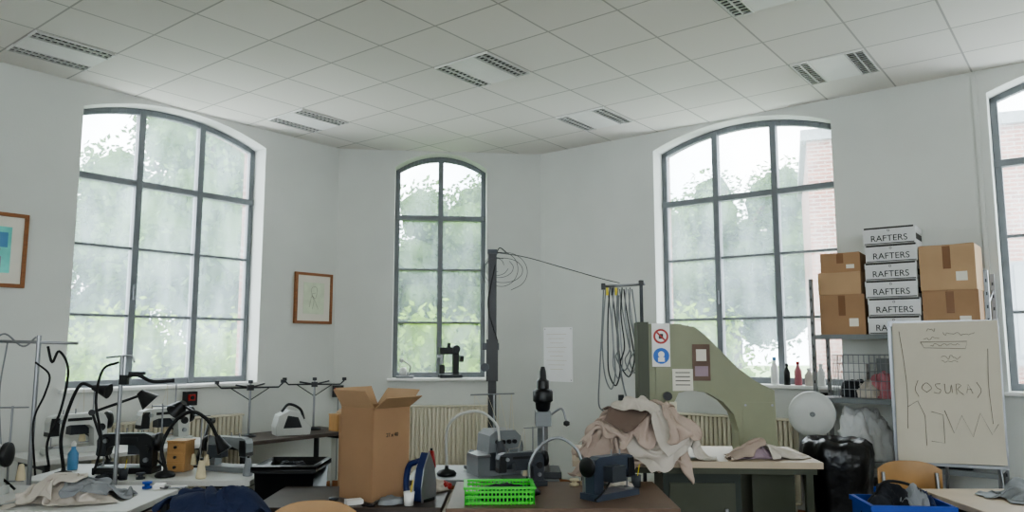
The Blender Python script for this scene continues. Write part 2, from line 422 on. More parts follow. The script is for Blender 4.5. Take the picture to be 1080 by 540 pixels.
def picture(name,xy,rz,w,h,z,art,draw):
    mb=MB(); t=.03
    mb.box((0,-.012,z),(w-.02,.02,h-.02),PAPER)
    for sx in (-1,1): mb.box((sx*(w/2-t/2),-.018,z),(t,.034,h),WOOD)
    for sz in (-1,1): mb.box((0,-.018,z+sz*(h/2-t/2)),(w-2*t,.034,t),WOOD)
    mb.box((0,-.0235,z),(w*.56,.003,h*.62),art)
    if draw:
        mb.tube([(-.06,-.026,z-.1),(-.03,-.026,z+.02),(.02,-.026,z+.0),(.04,-.026,z+.1),(0,-.026,z+.13),(-.04,-.026,z+.08),(.03,-.026,z-.06),(.06,-.026,z-.12)],.0015,PENCIL,6)
        mb.tube([(-.02,-.026,z-.12),(.0,-.026,z-.03),(-.03,-.026,z+.04),(.02,-.026,z+.06)],.0015,PENCIL,6)
    else:
        mb.cyl((.02,-.025,z),(.02,-.027,z),.05,RED); mb.box((.02,-.0255,z-.1),(.12,.001,.09),LILAC); mb.box((.08,-.0255,z+.08),(.08,.001,.12),LBLUE)
    mb.build(name,(xy[0],xy[1],0),rz,bevel=.003)
picture('framed_drawing',LW(.32,.0),R(52),.50,.56,2.13,ARTG,True)
picture('framed_painting',LW(3.45,.0),R(52),.52,.60,2.37,ARTB,False)
mb=MB(); mb.box((0,-.004,1.51),(.40,.006,.62),NOTICE)
for k in range(9): mb.box((-.02,-.0078,1.74-k*.05),(.28-.05*(k%3),.001,.003),TAPE)
for sx in (-.18,.18):
    for z in (1.8,1.22): mb.cyl((sx,-.007,z),(sx,-.011,z),.006,STEEL,n=8)
mb.build('wall_notice',(RW(.24,0)[0],RW(.24,0)[1],0),R(-38))
def socket(xy,rz,z):
    mb=MB(); mb.box((0,-.03,z),(.12,.06,.13),BLACK); mb.box((0,-.064,z+.01),(.07,.012,.06),RED); mb.cyl((0,-.07,z+.01),(0,-.085,z+.01),.018,BLACK)
    mb.tube([(0,-.02,z-.06),(.0,-.012,z-.3),(0,-.012,.13)],.006,GREYM)
    mb.build('wall_power_socket',(xy[0],xy[1],0),rz,bevel=.006)
socket(LW(1.72,0),R(52),1.11); socket(CW(.06,0),aC,1.1); socket(RW(3.18,0),R(-38),1.12)

# ------------------------------------------------------------------ tables
def table(name,x,y,w,d,h,rz,top,leg=DSTEEL,th=.035):
    mb=MB(); mb.box((0,0,h-th/2),(w,d,th),top)
    for sx in (-1,1):
        xx=sx*(w/2-.1)
        for sy in (-1,1): mb.box((xx,sy*(d/2-.08),(h-th)/2),(.04,.04,h-th),leg)
        mb.box((xx,0,.12),(.03,d-.2,.03),leg); mb.box((xx,0,h-th-.03),(.03,d-.2,.04),leg)
    mb.box((0,d/2-.08,.3),(w-.2,.025,.04),leg)
    return mb.build(name,(x,y,0),rz,bevel=.004)
table('sewing_table',-2.85,4.45,1.7,.74,.75,0,WTOP)
table('sewing_table',-2.42,5.32,1.5,.70,.75,0,WTOP)
p=LW(2.55,.5); table('sewing_table',p[0],p[1],1.5,.62,.78,R(52),WTOP)
p=LW(1.0,.5); table('work_table',p[0],p[1],1.35,.6,.75,R(52),DTOP)
table('packing_table',-.87,4.42,1.0,.62,.76,0,DTOP)
table('workbench',.26,4.38,1.2,.78,.78,0,BTOP)
table('workbench',-.18,5.12,.95,.6,.78,0,GREYM)
table('cutting_table',3.05,4.35,1.2,.7,.75,0,TAN)

# ------------------------------------------------------------------ band knife machine
mb=MB()
prof=[(-.46,1.757),(-.19,1.757),(-.08,1.735),(-.02,1.69),(.05,1.62),(.2,1.46),(.33,1.36),(.45,1.30),(.46,.88),(.2,.88),(.2,1.02),(.17,1.14),(.1,1.22),(0,1.28),(-.12,1.30),(-.2,1.28),(-.24,1.2),(-.46,1.2)]
mb.prism(prof,-.11,.11,OLIVE)
mb.prism([(-.475,1.77),(-.40,1.77),(-.40,1.19),(-.475,1.19)],-.13,.13,DOLIVE)
mb.box((-.3,-.116,1.48),(.11,.008,.5),OLIVE)
mb.box((-.315,-.122,1.61),(.125,.006,.30),WHITE)
mb.cyl((-.315,-.124,1.67),(-.315,-.13,1.67),.052,RED,n=28); mb.cyl((-.315,-.129,1.67),(-.315,-.132,1.67),.038,WHITE,n=28)
mb.box((-.315,-.133,1.67),(.085,.002,.012),RED,(0,R(45),0)); mb.box((-.315,-.132,1.67),(.03,.002,.035),INK)
mb.cyl((-.315,-.124,1.535),(-.315,-.13,1.535),.055,BLUES,n=28); mb.cyl((-.315,-.129,1.545),(-.315,-.132,1.545),.022,WHITE,n=16); mb.box((-.315,-.131,1.51),(.045,.002,.03),WHITE)
mb.box((-.04,-.114,1.49),(.12,.006,.25),BROWNC); mb.box((-.04,-.118,1.54),(.07,.003,.08),PAPER); mb.box((-.04,-.118,1.43),(.09,.003,.07),LILAC)
mb.box((-.17,-.114,1.37),(.14,.006,.15),PAPER)
for k in range(4): mb.box((-.17,-.118,1.42-k*.028),(.1,.001,.006),INK)
mb.box((-.33,-.05,1.14),(.10,.10,.16),LGREY); mb.box((-.33,-.05,1.0),(.012,.02,.26),STEEL); mb.box((-.24,-.09,1.17),(.05,.05,.1),CREAM)
mb.cyl((-.28,-.11,1.26),(-.28,-.16,1.26),.03,BLACK)
mb.tube([(-.4,-.1,1.2),(-.42,-.14,1.1),(-.4,-.14,1.02),(-.36,-.1,.98)],.008,STEEL)
mb.box((.34,-.112,1.06),(.22,.004,.32),OLIVE)
for sx,sz in ((-.09,-.14),(.09,-.14),(-.09,.14),(.09,.14)): mb.cyl((.34+sx,-.11,1.06+sz),(.34+sx,-.118,1.06+sz),.008,STEEL,n=8)
mb.box((-.16,-.15,.86),(1.56,.76,.04),TAN); mb.box((-.16,-.15,.82),(1.5,.7,.04),DOLIVE)
mb.box((-.1,-.1,.4),(.5,.5,.78),DGREEN); mb.box((-.1,-.36,.42),(.42,.012,.6),DOLIVE); mb.box((.05,-.37,.5),(.02,.02,.12),STEEL)
mb.box((.4,0,.4),(.28,.36,.8),DOLIVE); mb.box((.0,-.1,.02),(1.1,.62,.04),DGREEN)
for sx,sy in ((-.85,-.45),(-.85,.15),(.55,-.45)): mb.box((sx,sy,.4),(.045,.045,.8),DOLIVE)
mb.build('band_knife_cutting_machine',(1.36,5.42,0),R(-4),bevel=.008)
cloth_pile('fabric_scraps',(1.66,5.08,.88),(-.8,.3,-.2,.2),[(-.05,0,.12,.08,.05),(.1,0,.08,.08,.03)],
   [(LILAC,-.08,.0,.5,.34,.58,.1,11,.1),(WHITEC,.12,.0,.4,.3,.8,.1,12,.3),(PINKC,-.16,-.04,.35,.25,.6,.14,18,.3)])

# ------------------------------------------------------------------ sewing machines
def sewing_machine(name,loc,rz,body,trim=BLACK,s=1.0,stand=True):
    mb=MB()
    mb.box((0,0,.025),(.50,.19,.05),body)
    mb.box((-.17,0,.052),(.1,.12,.006),STEEL)
    prof=[(-.24,.14),(-.17,.14),(-.15,.21),(-.08,.235),(.08,.23),(.12,.19),(.13,.05),(.23,.05),(.235,.26),(.21,.31),(.16,.33),(-.18,.325),(-.225,.31),(-.245,.27)]
    mb.prism(prof,-.05,.05,body)
    mb.prism([(-.245,.15),(-.165,.15),(-.165,.30),(-.23,.30)],-.058,.058,trim if body is not BLACK else DSTEEL)
    mb.cyl((-.205,0,.15),(-.205,0,.06),.006,STEEL); mb.box((-.205,-.01,.06),(.02,.04,.008),STEEL)
    mb.lathe([(.02,0),(.075,.004),(.08,.02),(.075,.036),(.03,.045)],(.24,0,.255),trim,axis='x')
    mb.cyl((-.16,-.055,.27),(-.16,-.085,.27),.018,STEEL); mb.cyl((.18,-.05,.2),(.18,-.065,.2),.033,trim); mb.cyl((.18,-.05,.11),(.18,-.07,.11),.02,STEEL)
    mb.box((0.0,-.052,.28),(.2,.004,.025),trim)
    mb.box((.05,.10,.2),(.16,.1,.12),DGREYM)
    mb.cyl((-.02,0,.325),(-.02,0,.37),.006,STEEL); mb.cyl((-.12,0,.325),(-.12,0,.365),.006,STEEL)
    mb.tube([(.1,.1,.15),(.2,.12,.08),(.28,.1,.02)],.008,RUBBER)
    if stand:
        mb.cyl((.2,.17,0),(.2,.17,.55),.007,STEEL); mb.tube([(.1,.17,.54),(.3,.17,.54)],.005,STEEL,smooth=False)
        mb.tube([(.1,.17,.06),(.3,.17,.06)],.005,STEEL,smooth=False)
        for x in (.12,.28): mb.lathe([(.028,0),(.03,.01),(.016,.10),(.01,.105)],(x,.17,.065),THREAD,n=14)
        mb.tube([(.12,.17,.2),(.11,.17,.54),(-.02,0,.37),(-.12,0,.36),(-.2,-.02,.2)],.0015,THREAD,5,smooth=False)
    o=mb.build(name,loc,rz,bevel=.014); o.scale=(s,s,s); return o
sewing_machine('sewing_machine',(-2.62,5.3,.75),R(0),BLACK,s=.80)
sewing_machine('sewing_machine',(-3.15,4.45,.75),R(10),LGREY,s=.9)
sewing_machine('sewing_machine',(-1.96,5.38,.75),R(160),GREYM,s=.70)
p=LW(2.9,.48); sewing_machine('sewing_machine',(p[0],p[1],.78),R(52),LGREY,s=.9)
p=LW(2.2,.48); sewing_machine('sewing_machine',(p[0],p[1],.78),R(52),LGREY,s=.9)
sewing_machine('sewing_machine',(.54,4.30,.78),R(-140),NAVYM,s=.68,stand=False)
sewing_machine('sewing_machine',(.05,4.62,.78),R(20),DGREYM,s=.6,stand=True)
def overlock(loc,rz,body):
    mb=MB()
    mb.prism([(-.15,0),(.15,0),(.16,.16),(.15,.24),(.11,.28),(-.03,.28),(-.07,.25),(-.08,.14),(-.15,.12)],-.1,.1,body)
    mb.box((-.12,-.04,.13),(.09,.18,.012),STEEL); mb.box((.03,-.104,.09),(.2,.006,.11),DGREYM)
    for k in range(4): mb.cyl((-.02+.04*k,-.1,.21),(-.02+.04*k,-.12,.21),.013,BLACK)
    mb.lathe([(.02,0),(.06,.004),(.06,.03),(.02,.035)],(.155,0,.16),BLACK,axis='x')
    mb.cyl((0.05,.11,0.0),(0.05,.11,.50),.007,STEEL); mb.tube([(-.12,.11,.50),(.2,.11,.50)],.005,STEEL,smooth=False); mb.box((.04,.15,.02),(.34,.1,.02),DSTEEL)
    for k in range(4):
        mb.lathe([(.03,0),(.032,.01),(.018,.10),(.01,.105)],(-.09+.09*k,.16,.03),THREAD if k%2 else GREYC,n=14)
        mb.tube([(-.09+.09*k,.16,.13),(-.09+.09*k,.11,.5),(-.02+.04*k,-.1,.24)],.0012,THREAD,4,smooth=False)
    mb.build('overlock_machine',loc,rz,bevel=.012)
overlock((-.12,5.08,.78),R(25),GREYM)

mb=MB()
mb.box((0,0,.02),(.22,.28,.04),DSTEEL); mb.cyl((0,.05,.04),(0,.05,.36),.035,GREYM); mb.box((0,0,.36),(.10,.2,.09),GREYM)
mb.lathe([(.03,0),(.045,.02),(.05,.06),(.065,.07),(.065,.13),(.06,.14),(.04,.15),(.04,.2),(.025,.21),(.02,.26),(.012,.29)],(0,-.02,.4),BLACK)
mb.cyl((0,-.06,.33),(0,-.06,.12),.014,STEEL); mb.cyl((0,-.06,.12),(0,-.06,.1),.03,STEEL); mb.cyl((0,-.06,.04),(0,-.06,.08),.04,STEEL)
mb.tube([(.05,0,.38),(.12,-.02,.42),(.15,-.04,.34)],.008,STEEL); mb.lathe([(.0,-.02),(.02,-.01),(.02,.01),(.0,.02)],(.15,-.04,.33),BLACK)
mb.build('button_press',(.20,5.0,.78),0,bevel=.006)
def gooseneck(name,loc,pts,r,mat,head=BLACK):
    mb=MB(); mb.lathe([(.06,0),(.065,.012),(.05,.03),(.015,.04),(.012,.06)],(0,0,0),BLACK)
    P=[(0,0,.05)]+pts; mb.tube(P,r,mat)
    d=(Vector(P[-1])-Vector(P[-2])).normalized(); e=Vector(P[-1])
    mb.cyl(e,e+d*.05,.018,head,.03); mb.cyl(e+d*.05,e+d*.11,.03,head,.05)
    mb.build(name,loc,0)
gooseneck('gooseneck_lamp',(-.42,5.0,.78),[(.0,0,.28),(.08,0,.38),(.22,-.02,.40),(.32,-.04,.32),(.34,-.05,.22)],.009,LGREY,DGREYM)
gooseneck('gooseneck_lamp',(.1,4.38,.78),[(.0,0,.16),(.06,0,.26),(.16,-.02,.31),(.26,-.04,.25),(.3,-.05,.14)],.009,STEEL,STEEL)
gooseneck('gooseneck_lamp',(-2.28,5.12,.75),[(-.03,0,.2),(.05,0,.36),(.16,0,.42),(.27,0,.36),(.33,0,.26)],.012,RUBBER,BLACK)
gooseneck('gooseneck_lamp',(-2.95,5.12,.75),[(-.03,0,.26),(.02,0,.48),(.08,0,.60),(.16,0,.58)],.011,RUBBER,BLACK)
def arm_lamp(name,loc,rz,h=1.0,mat=BLACK):
    mb=MB(); mb.lathe([(.07,0),(.075,.015),(.02,.03),(.014,.05)],(0,0,0),mat)
    mb.tube([(0,0,.04),(-.12*h,0,.38*h)],.01,mat,smooth=False); mb.tube([(.02,0,.04),(-.1*h,0,.38*h)],.005,STEEL,smooth=False)
    mb.cyl((-.12*h,-.02,.38*h),(-.12*h,.02,.38*h),.022,mat)
    mb.tube([(-.12*h,0,.38*h),(.2*h,0,.50*h)],.01,mat,smooth=False)
    mb.cyl((.2*h,-.02,.5*h),(.2*h,.02,.5*h),.018,mat)
    mb.cyl((.18*h,0,.52*h),(.26*h,0,.44*h),.025,mat,.075); mb.cyl((.255*h,0,.445*h),(.262*h,0,.438*h),.068,WHITE)
    mb.build(name,loc,rz)
arm_lamp('task_lamp',(-2.25,5.57,.75),R(160),.85); arm_lamp('task_lamp',(-2.9,5.58,.75),R(20),1.0)
arm_lamp('task_lamp',(-3.5,4.7,.75),R(20),.9,GREYM)
def supplies(name,loc,w,d,seed,n=10):
    r=random.Random(seed); mb=MB()
    for k in range(n):
        x=(-.5+(k+.5)/n)*w; y=r.uniform(-.4,.4)*d; t=k%5
        if t==0: mb.lathe([(.028,0),(.028,.012),(.015,.012),(.015,.028),(.028,.028),(.028,.04)],(x,y,0),r.choice([DGREYM,BLUEP,THREAD,BLACK]),n=14)
        elif t==1: mb.box((x,y,.012+.0),(.09,.06,.024),r.choice([TAN,GREYM,CARD2,WHITE]),(0,0,r.uniform(0,3)))
        elif t==2:
            a=r.uniform(0,3); c,s=math.cos(a),math.sin(a)
            mb.box((x+.04*c,y+.04*s,.005),(.1,.014,.006),STEEL,(0,0,a)); mb.box((x+.04*c,y+.04*s,.009),(.1,.012,.004),STEEL,(0,0,a+.25))
            for q in (-1,1): mb.tube([(x-.03*c-.014*q*s+.018*math.cos(u_)*1.2,y-.03*s+.02*q*c+.014*math.sin(u_),.008) for u_ in [0,1.2,2.4,3.6,4.8,6.0]],.004,BLACK,6)
        elif t==3: mb.heap((x,y,0),.06,.05,.03,r.choice([GREYC,WHITEC,LILAC,BLKC]),seed+k,fold=.3,n=32,m=10)
        else: mb.lathe([(.025,0),(.03,.07),(.027,.07),(.022,.006)],(x,y,0),r.choice([GREYM,DGREYM,WHITE]),n=16); mb.tube([(x,y,.01),(x+.02,y,.13)],.003,YELL,6,smooth=False)
    mb.build(name,loc,0)
supplies('sewing_supplies',(-2.65,5.04,.75),.6,.08,1,6); supplies('sewing_supplies',(-3.1,4.17,.75),.8,.12,2,8)
supplies('sewing_supplies',(-2.13,4.73,.75),.22,.08,3,3); supplies('sewing_supplies',(-.75,4.19,.76),.5,.08,4,5)
supplies('sewing_supplies',(.55,4.62,.78),.45,.12,5,5); supplies('sewing_supplies',(3.2,4.06,.75),.6,.06,7,5)
def chest(name,loc,rz,w,d,h,mat):
    mb=MB(); mb.box((0,0,h/2),(w,d,h),mat); n=3
    for k in range(n): mb.box((0,-d/2-.004,h*(k+.5)/n),(w*.92,.008,h/n*.82),mat); mb.cyl((0,-d/2-.008,h*(k+.5)/n),(0,-d/2-.02,h*(k+.5)/n),.01,BLACK,n=10)
    mb.box((0,0,h+.005),(w+.01,d+.01,.01),mat); mb.build(name,loc,rz,bevel=.004)
p=LW(.46,.70); chest('small_drawer_chest',(p[0],p[1],.75),R(52),.18,.14,.16,BEECH)
chest('small_drawer_chest',(-2.29,5.37,.75),R(-5),.13,.13,.20,BEECH)

# ------------------------------------------------------------------ racks left
mb=MB()
mb.cyl((0,0,0),(0,0,1.67),.014,STEEL); mb.lathe([(.06,0),(.06,.02),(.03,.04)],(0,0,0),DSTEEL)
mb.tube([(-.5,0,1.64),(.25,0,1.62)],.010,STEEL,smooth=False)
mb.tube([(-.3,0,1.63),(-.22,0,1.68),(-.1,0,1.6),(-.02,0,1.66)],.006,STEEL)
mb.tube([(.06,0,1.6),(.1,-.01,1.5),(.14,-.01,1.57),(.2,0,1.45),(.17,0,1.2),(.1,0,1.0),(.12,.0,.85)],.008,RUBBER)
mb.tube([(.0,-.02,1.5),(.1,-.03,1.42),(.08,-.03,1.3),(.02,-.03,1.12),(.05,-.02,.8)],.006,RUBBER)
mb.tube([(-.2,0,1.63),(-.22,-.01,1.3),(-.18,0,.9)],.005,GREYM)
mb.cyl((-.28,0,1.638),(-.28,0,.3),.010,STEEL)
mb.build('overhead_cable_rail',(-3.03,4.89,0),0)
mb=MB()
mb.cyl((0,0,0),(0,0,1.54),.013,STEEL); mb.lathe([(.06,0),(.06,.02),(.03,.04)],(0,0,0),DSTEEL)
mb.tube([(-.1,0,1.53),(.05,0,1.54),(.08,0,1.5)],.006,STEEL)
mb.tube([(0,0,1.4),(.1,0,1.42),(.2,0,1.38),(.34,0,1.385)],.012,BLACK); mb.box((.02,0,1.39),(.05,.035,.06),BLACK); mb.box((.1,0,1.43),(.1,.02,.02),BLACK)
mb.tube([(-.02,0,1.5),(-.12,0,1.45),(-.15,0,1.25),(-.1,0,1.0),(-.14,0,.8)],.008,RUBBER)
mb.build('thread_pole_stand',(-2.49,4.89,0),0)
def arm_stand(loc,rz):
    mb=MB(); mb.lathe([(.07,0),(.075,.012),(.015,.03)],(0,0,0),DSTEEL); mb.cyl((0,0,.02),(0,0,.50),.011,STEEL)
    mb.tube([(-.3,0,.5),(-.26,0,.46),(.26,0,.46),(.3,0,.5)],.008,DSTEEL,smooth=False)
    mb.tube([(-.14,-.1,.49),(0,0,.46),(.14,.1,.49)],.008,DSTEEL,smooth=False)
    mb.tube([(-.18,0,.46),(0,0,.34),(.18,0,.46)],.005,DSTEEL,smooth=False); mb.box((0,0,.46),(.06,.05,.05),BLACK)
    for x in (-.3,.3,0): mb.cyl((x,0,.5),(x,0,.53),.022,DSTEEL)
    mb.build('thread_arm_stand',loc,rz)
p=LW(1.35,.45); arm_stand((p[0],p[1],.75),R(25)); p=LW(.58,.42); arm_stand((p[0],p[1],.75),R(10))
mb=MB(); mb.prism([(-.16,0),(.16,0),(.17,.08),(.10,.14),(.06,.21),(-.04,.24),(-.14,.19),(-.17,.08)],-.1,.1,LGREY)
mb.prism([(-.1,.07),(.08,.07),(.04,.17),(-.06,.19)],-.104,.0,DSTEEL); mb.tube([(-.1,0,.22),(-.03,0,.29),(.08,0,.24),(.12,0,.14)],.014,BLACK)
p=LW(.98,.6); mb.build('steam_iron_station',(p[0],p[1],.75),R(30),bevel=.02)

mb=MB(); w,d,h=.27,.27,.50
for c,s in (((0,-d/2,h/2),(w,.006,h)),((0,d/2,h/2),(w,.006,h)),((-w/2,0,h/2),(.006,d,h)),((w/2,0,h/2),(.006,d,h)),((0,0,.004),(w,d,.006))):
    mb.box(c,s,CARD)
mb.box((0,-d/2-.05,h+.03),(w,.005,.12),CARD2,(R(58),0,0)); mb.box((0,d/2+.03,h+.05),(w,.005,.12),CARD2,(R(-30),0,0))
mb.box((w/2+.04,0,h+.045),(.005,d,.12),CARD2,(0,R(42),0)); mb.box((-w/2-.03,0,h+.05),(.005,d,.12),CARD2,(0,R(-35),0))
mb.box((w/2+.004,0.0,.08),(.002,.05,.15),TAPE)
o=mb.build('tall_cardboard_box',(-.78,4.42,.76),R(52)); text(o,'27 x 40',.03,(0,-d/2-.005,.34),INK)
mb=MB(); w,d,h=.3,.26,.60
mb.box((0,0,h/2),(w,d,h),CARD); mb.box((-.02,0,h+.01),(w,d*.98,.004),CARD2,(0,R(4),0)); mb.box((0,0,h+.024),(.05,d,.002),TAPEB)
mb.build('cardboard_carton',(-.95,4.98,.57),R(8),bevel=.003)
mb=MB(); mb.box((0,0,.55),(.36,.32,.04),BEECH)
for sx in (-1,1):
    for sy in (-1,1): mb.box((sx*.14,sy*.12,.265),(.035,.035,.53),BEECH)
for sy in (-1,1): mb.box((0,sy*.12,.2),(.28,.025,.03),BEECH)
mb.build('wooden_stool',(-.95,4.98,0),R(8),bevel=.004)

mb=MB()
sole=[(-.065,0),(.065,0),(.07,.08),(.05,.18),(0,.27),(-.05,.18),(-.07,.08)]
mb.prism(sole,-.008,.0,STEEL); mb.prism([(x*.92,z*.94+.005) for x,z in sole],.0,.05,IRONB); mb.prism([(x*.7,z*.8+.005) for x,z in sole],.05,.07,LGREY)
mb.tube([(0,.06,.02),(0,.14,.03),(0,.15,.1),(0,.13,.18),(0,.06,.21)],.017,IRONB,10); mb.cyl((0,.07,.1),(0,.085,.1),.03,WHITE)
mb.box((0,.04,.008),(.10,.1,.016),BLACK)
mb.tube([(0,.15,.05),(.03,.18,.03),(.06,.16,.01),(.07,.10,.01)],.006,RUBBER)
mb.build('clothes_iron',(-.46,4.28,.76),R(60),bevel=.006)
mb=MB(); mb.heap((0,0,0),.09,.08,.06,WHITEC,31,fold=.2,n=50,m=14); mb.heap((.07,.03,0),.05,.05,.04,RED,32,fold=.2,n=40,m=12); mb.build('folded_cloth',(-.49,4.60,.76),0)

mb=MB(); w,d,h=.36,.24,.09
for z in (.01,.04,.065): 
    for sy in (-1,1): mb.box((0,sy*d/2,z),(w,.006,.012),GREENP)
    for sx in (-1,1): mb.box((sx*w/2,0,z),(.006,d,.012),GREENP)
for sy in (-1,1):
    mb.box((0,sy*d/2,h-.005),(w+.02,.018,.012),GREENP)
    for k in range(19): mb.box((-w/2+w*k/18,sy*d/2,h/2),(.007,.007,h),GREENP)
for sx in (-1,1):
    mb.box((sx*w/2,0,h-.005),(.018,d,.012),GREENP)
    for k in range(13): mb.box((sx*w/2,-d/2+d*k/12,h/2),(.007,.007,h),GREENP)
for k in range(12): mb.box((-w/2+w*(k+.5)/12,0,.005),(.012,d,.006),GREENP)
for k in range(6): mb.box((0,-d/2+d*(k+.5)/6,.005),(w,.012,.006),GREENP)
mb.heap((.03,.0,.01),.12,.08,.07,BLKC,41,n=40,m=12)
mb.build('green_plastic_basket',(-.07,4.2,.78),R(3))
def cone(loc,mat):
    mb=MB(); mb.lathe([(.03,0),(.033,.01),(.017,.11),(.01,.115)],(0,0,0),mat,n=18); mb.lathe([(.009,.115),(.009,.13),(.005,.13)],(0,0,0),BLACK,n=12); mb.build('thread_cone',loc)
for l,m_ in (((-2.02,5.06,.75),THREAD),((-1.75,5.16,.75),GREYC),((-3.6,4.5,.75),THREAD),((-.55,5.3,.78),RED)): cone(l,m_)
mb=MB(); mb.lathe([(.03,0),(.034,.01),(.034,.11),(.016,.14),(.014,.16)],(0,0,0),LBLUE); mb.lathe([(.016,.16),(.016,.18),(.006,.195)],(0,0,0),WHITE,n=12); mb.build('spray_bottle',(-3.05,5.4,.75))

# chairs
def chair(loc,rz):
    mb=MB()
    mb.box((0,0,.44),(.40,.40,.018),BEECH)
    for sx in (-1,1):
        mb.tube([(sx*.17,-.17,0),(sx*.165,-.16,.43)],.012,STEEL,smooth=False)
        mb.tube([(sx*.17,.19,0),(sx*.165,.16,.43),(sx*.165,.2,.78)],.012,STEEL,smooth=False)
    n=10; vs=[];fs=[]
    for i in range(n+1):
        t=-1+2*i/n; x=t*.2; y=.21+.04*(1-t*t); zt=.85-.05*t*t*abs(t)
        for yy in (0,.012):
            vs+= [(x,y-yy,.66+.02*t*t),(x,y-yy,zt)]
    for i in range(n):
        a=i*4;b=a+4
        fs+=[(a,b,b+1,a+1),(a+2,a+3,b+3,b+2),(a+1,b+1,b+3,a+3),(a,a+2,b+2,b)]
    fs+=[(0,1,3,2),(n*4,n*4+2,n*4+3,n*4+1)]
    mb.add(vs,fs,BEECH,True)
    return mb.build('wooden_chair',(loc[0],loc[1],0),rz,bevel=.003)
chair((-.93,3.6),R(8)); chair((2.58,4.91),R(-8))
mb=MB(); mb.box((0,0,.44),(.40,.40,.03),DTOP)
for sx in (-1,1):
    for sy in (-1,1): mb.cyl((sx*.17,sy*.17,0),(sx*.15,sy*.15,.43),.014,DSTEEL)
mb.build('low_stool',(-1.44,3.74,0),0,bevel=.004)
mb=MB(); 
mb.lathe([(.20,0),(.21,.02),(.26,.82),(.285,.83),(.285,.86),(.255,.87),(.24,.84),(.19,.05),(.01,.04)],(0,0,0),BLACK,n=4)
mb.heap((0,0,.68),.14,.14,.17,BLKC,65,n=40,m=12)
mb.build('black_waste_bin',(-1.41,5.0,0),R(45),bevel=.012)

# ------------------------------------------------------------------ pole + cables
mb=MB(); mb.lathe([(.15,0),(.15,.02),(.04,.05)],(0,0,0),DSTEEL); mb.box((0,0,1.15),(.06,.06,2.28),BLACK)
mb.box((.0,-.03,1.50),(.085,.085,.3),BLACK); mb.box((-.01,-.05,1.60),(.12,.04,.05),DSTEEL); mb.cyl((-.05,-.06,1.45),(-.05,-.1,1.45),.03,DSTEEL)
mb.box((0,0,2.3),(.07,.07,.03),DSTEEL)
rq=random.Random(9)
for k in range(6):
    r1=.05+.016*k; cx=.02+.014*k; sk=rq.uniform(.8,1.4)
    mb.tube([(cx+r1*1.3*math.cos(t*.9+k),-.02+.012*math.sin(t*2+k),2.2-.01*k+r1*sk*math.sin(t*.9+k)) for t in [i*.7 for i in range(9)]],.002,DSTEEL,5)
mb.tube([(0,0,2.3),(.25,.08,2.27),(.55,.2,2.2),(.85,.33,2.13),(1.0,.39,2.1)],.003,DSTEEL,6)
mb.tube([(.02,0,2.25),(.05,0,2.33),(.1,0,2.3)],.004,DSTEEL,6)
mb.tube([(.02,-.03,2.2),(-.03,-.04,1.9),(.035,-.03,1.65)],.004,RUBBER,6)
mb.build('cable_mast',(-.145,5.62,0),0)
mb=MB(); mb.cyl((.3,0,0),(.3,0,2.12),.014,DSTEEL); mb.lathe([(.13,0),(.13,.02),(.03,.04)],(.3,0,0),DSTEEL)
mb.tube([(0,0,2.07),(.33,0,2.09)],.011,STEEL,smooth=False); mb.box((.3,0,2.1),(.035,.035,.035),BLACK); mb.box((0,0,2.07),(.03,.04,.05),BLACK)
for x,c_ in ((.03,YELL),(.07,BLACK),(.1,YELL)): mb.box((x,-.01,2.03),(.018,.02,.06),c_)
rr=random.Random(4)
for k in range(7):
    x=.02+.032*k; a=.04+.03*rr.random(); z=1.28+.12*rr.random()+.02*k
    mb.tube([(x,-.01,2.06),(x-.02,-.02-.01*k,1.85),(x-.035+.01*k,-.02-.008*k,1.6),(x-a*.4,-.03,z+.08),(x+a*.6,-.03,z-.02),(x+a*1.3,-.03,z+.1),(x+a*1.1,-.02-.008*k,1.6),(x+.035,-.02,1.85),(x+.015,0,2.05)],.0055,(GREYM,DSTEEL,STEEL)[k%3],6)
mb.tube([(.0,-.02,2.04),(-.02,-.03,1.7),(-.04,-.03,1.4),(-.05,-.03,1.16),(-.01,-.03,1.1)],.006,GREYM)
mb.tube([(.12,-.02,2.0),(.1,-.05,1.6),(.14,-.05,1.3),(.2,-.05,1.1)],.007,GREYM)
mb.box((.12,-.045,1.2),(.04,.03,.06),DSTEEL)
mb.build('hanging_cable_stand',(.72,5.98,0),0)

# sill objects
p=CW(.80,-.06)
mb=MB(); mb.box((0,0,.012),(.2,.14,.024),GREYM); mb.lathe([(.0,0),(.04,.005),(.045,.05),(.03,.09),(.0,.1)],(-.02,0,.024),WHITE); mb.tube([(.03,0,.02),(.06,0,.12),(.02,0,.17),(-.03,0,.2)],.009,LGREY); mb.lathe([(0,-.03),(.025,-.015),(.025,.015),(0,.03)],(-.04,0,.2),LGREY,n=12)
mb.build('small_desk_lamp',(p[0],p[1],SILL),aC)
p=CW(1.32,-.06)
mb=MB(); mb.box((0,0,.02),(.26,.14,.04),DSTEEL); mb.box((.06,0,.17),(.07,.07,.28),BLACK); mb.box((-.02,0,.31),(.22,.08,.08),BLACK); mb.cyl((-.1,0,.3),(-.1,0,.16),.022,STEEL); mb.cyl((.06,-.06,.33),(.06,.06,.33),.045,DSTEEL)
mb.box((-.1,0,.1),(.06,.06,.1),BLACK); mb.cyl((.11,0,.22),(.15,0,.22),.04,BLACK); mb.cyl((-.02,0,.35),(-.02,0,.4),.02,BLACK); mb.box((-.13,0,.24),(.05,.05,.03),STEEL)
mb.build('miniature_sewing_machine',(p[0],p[1],SILL),aC+R(10),bevel=.006)
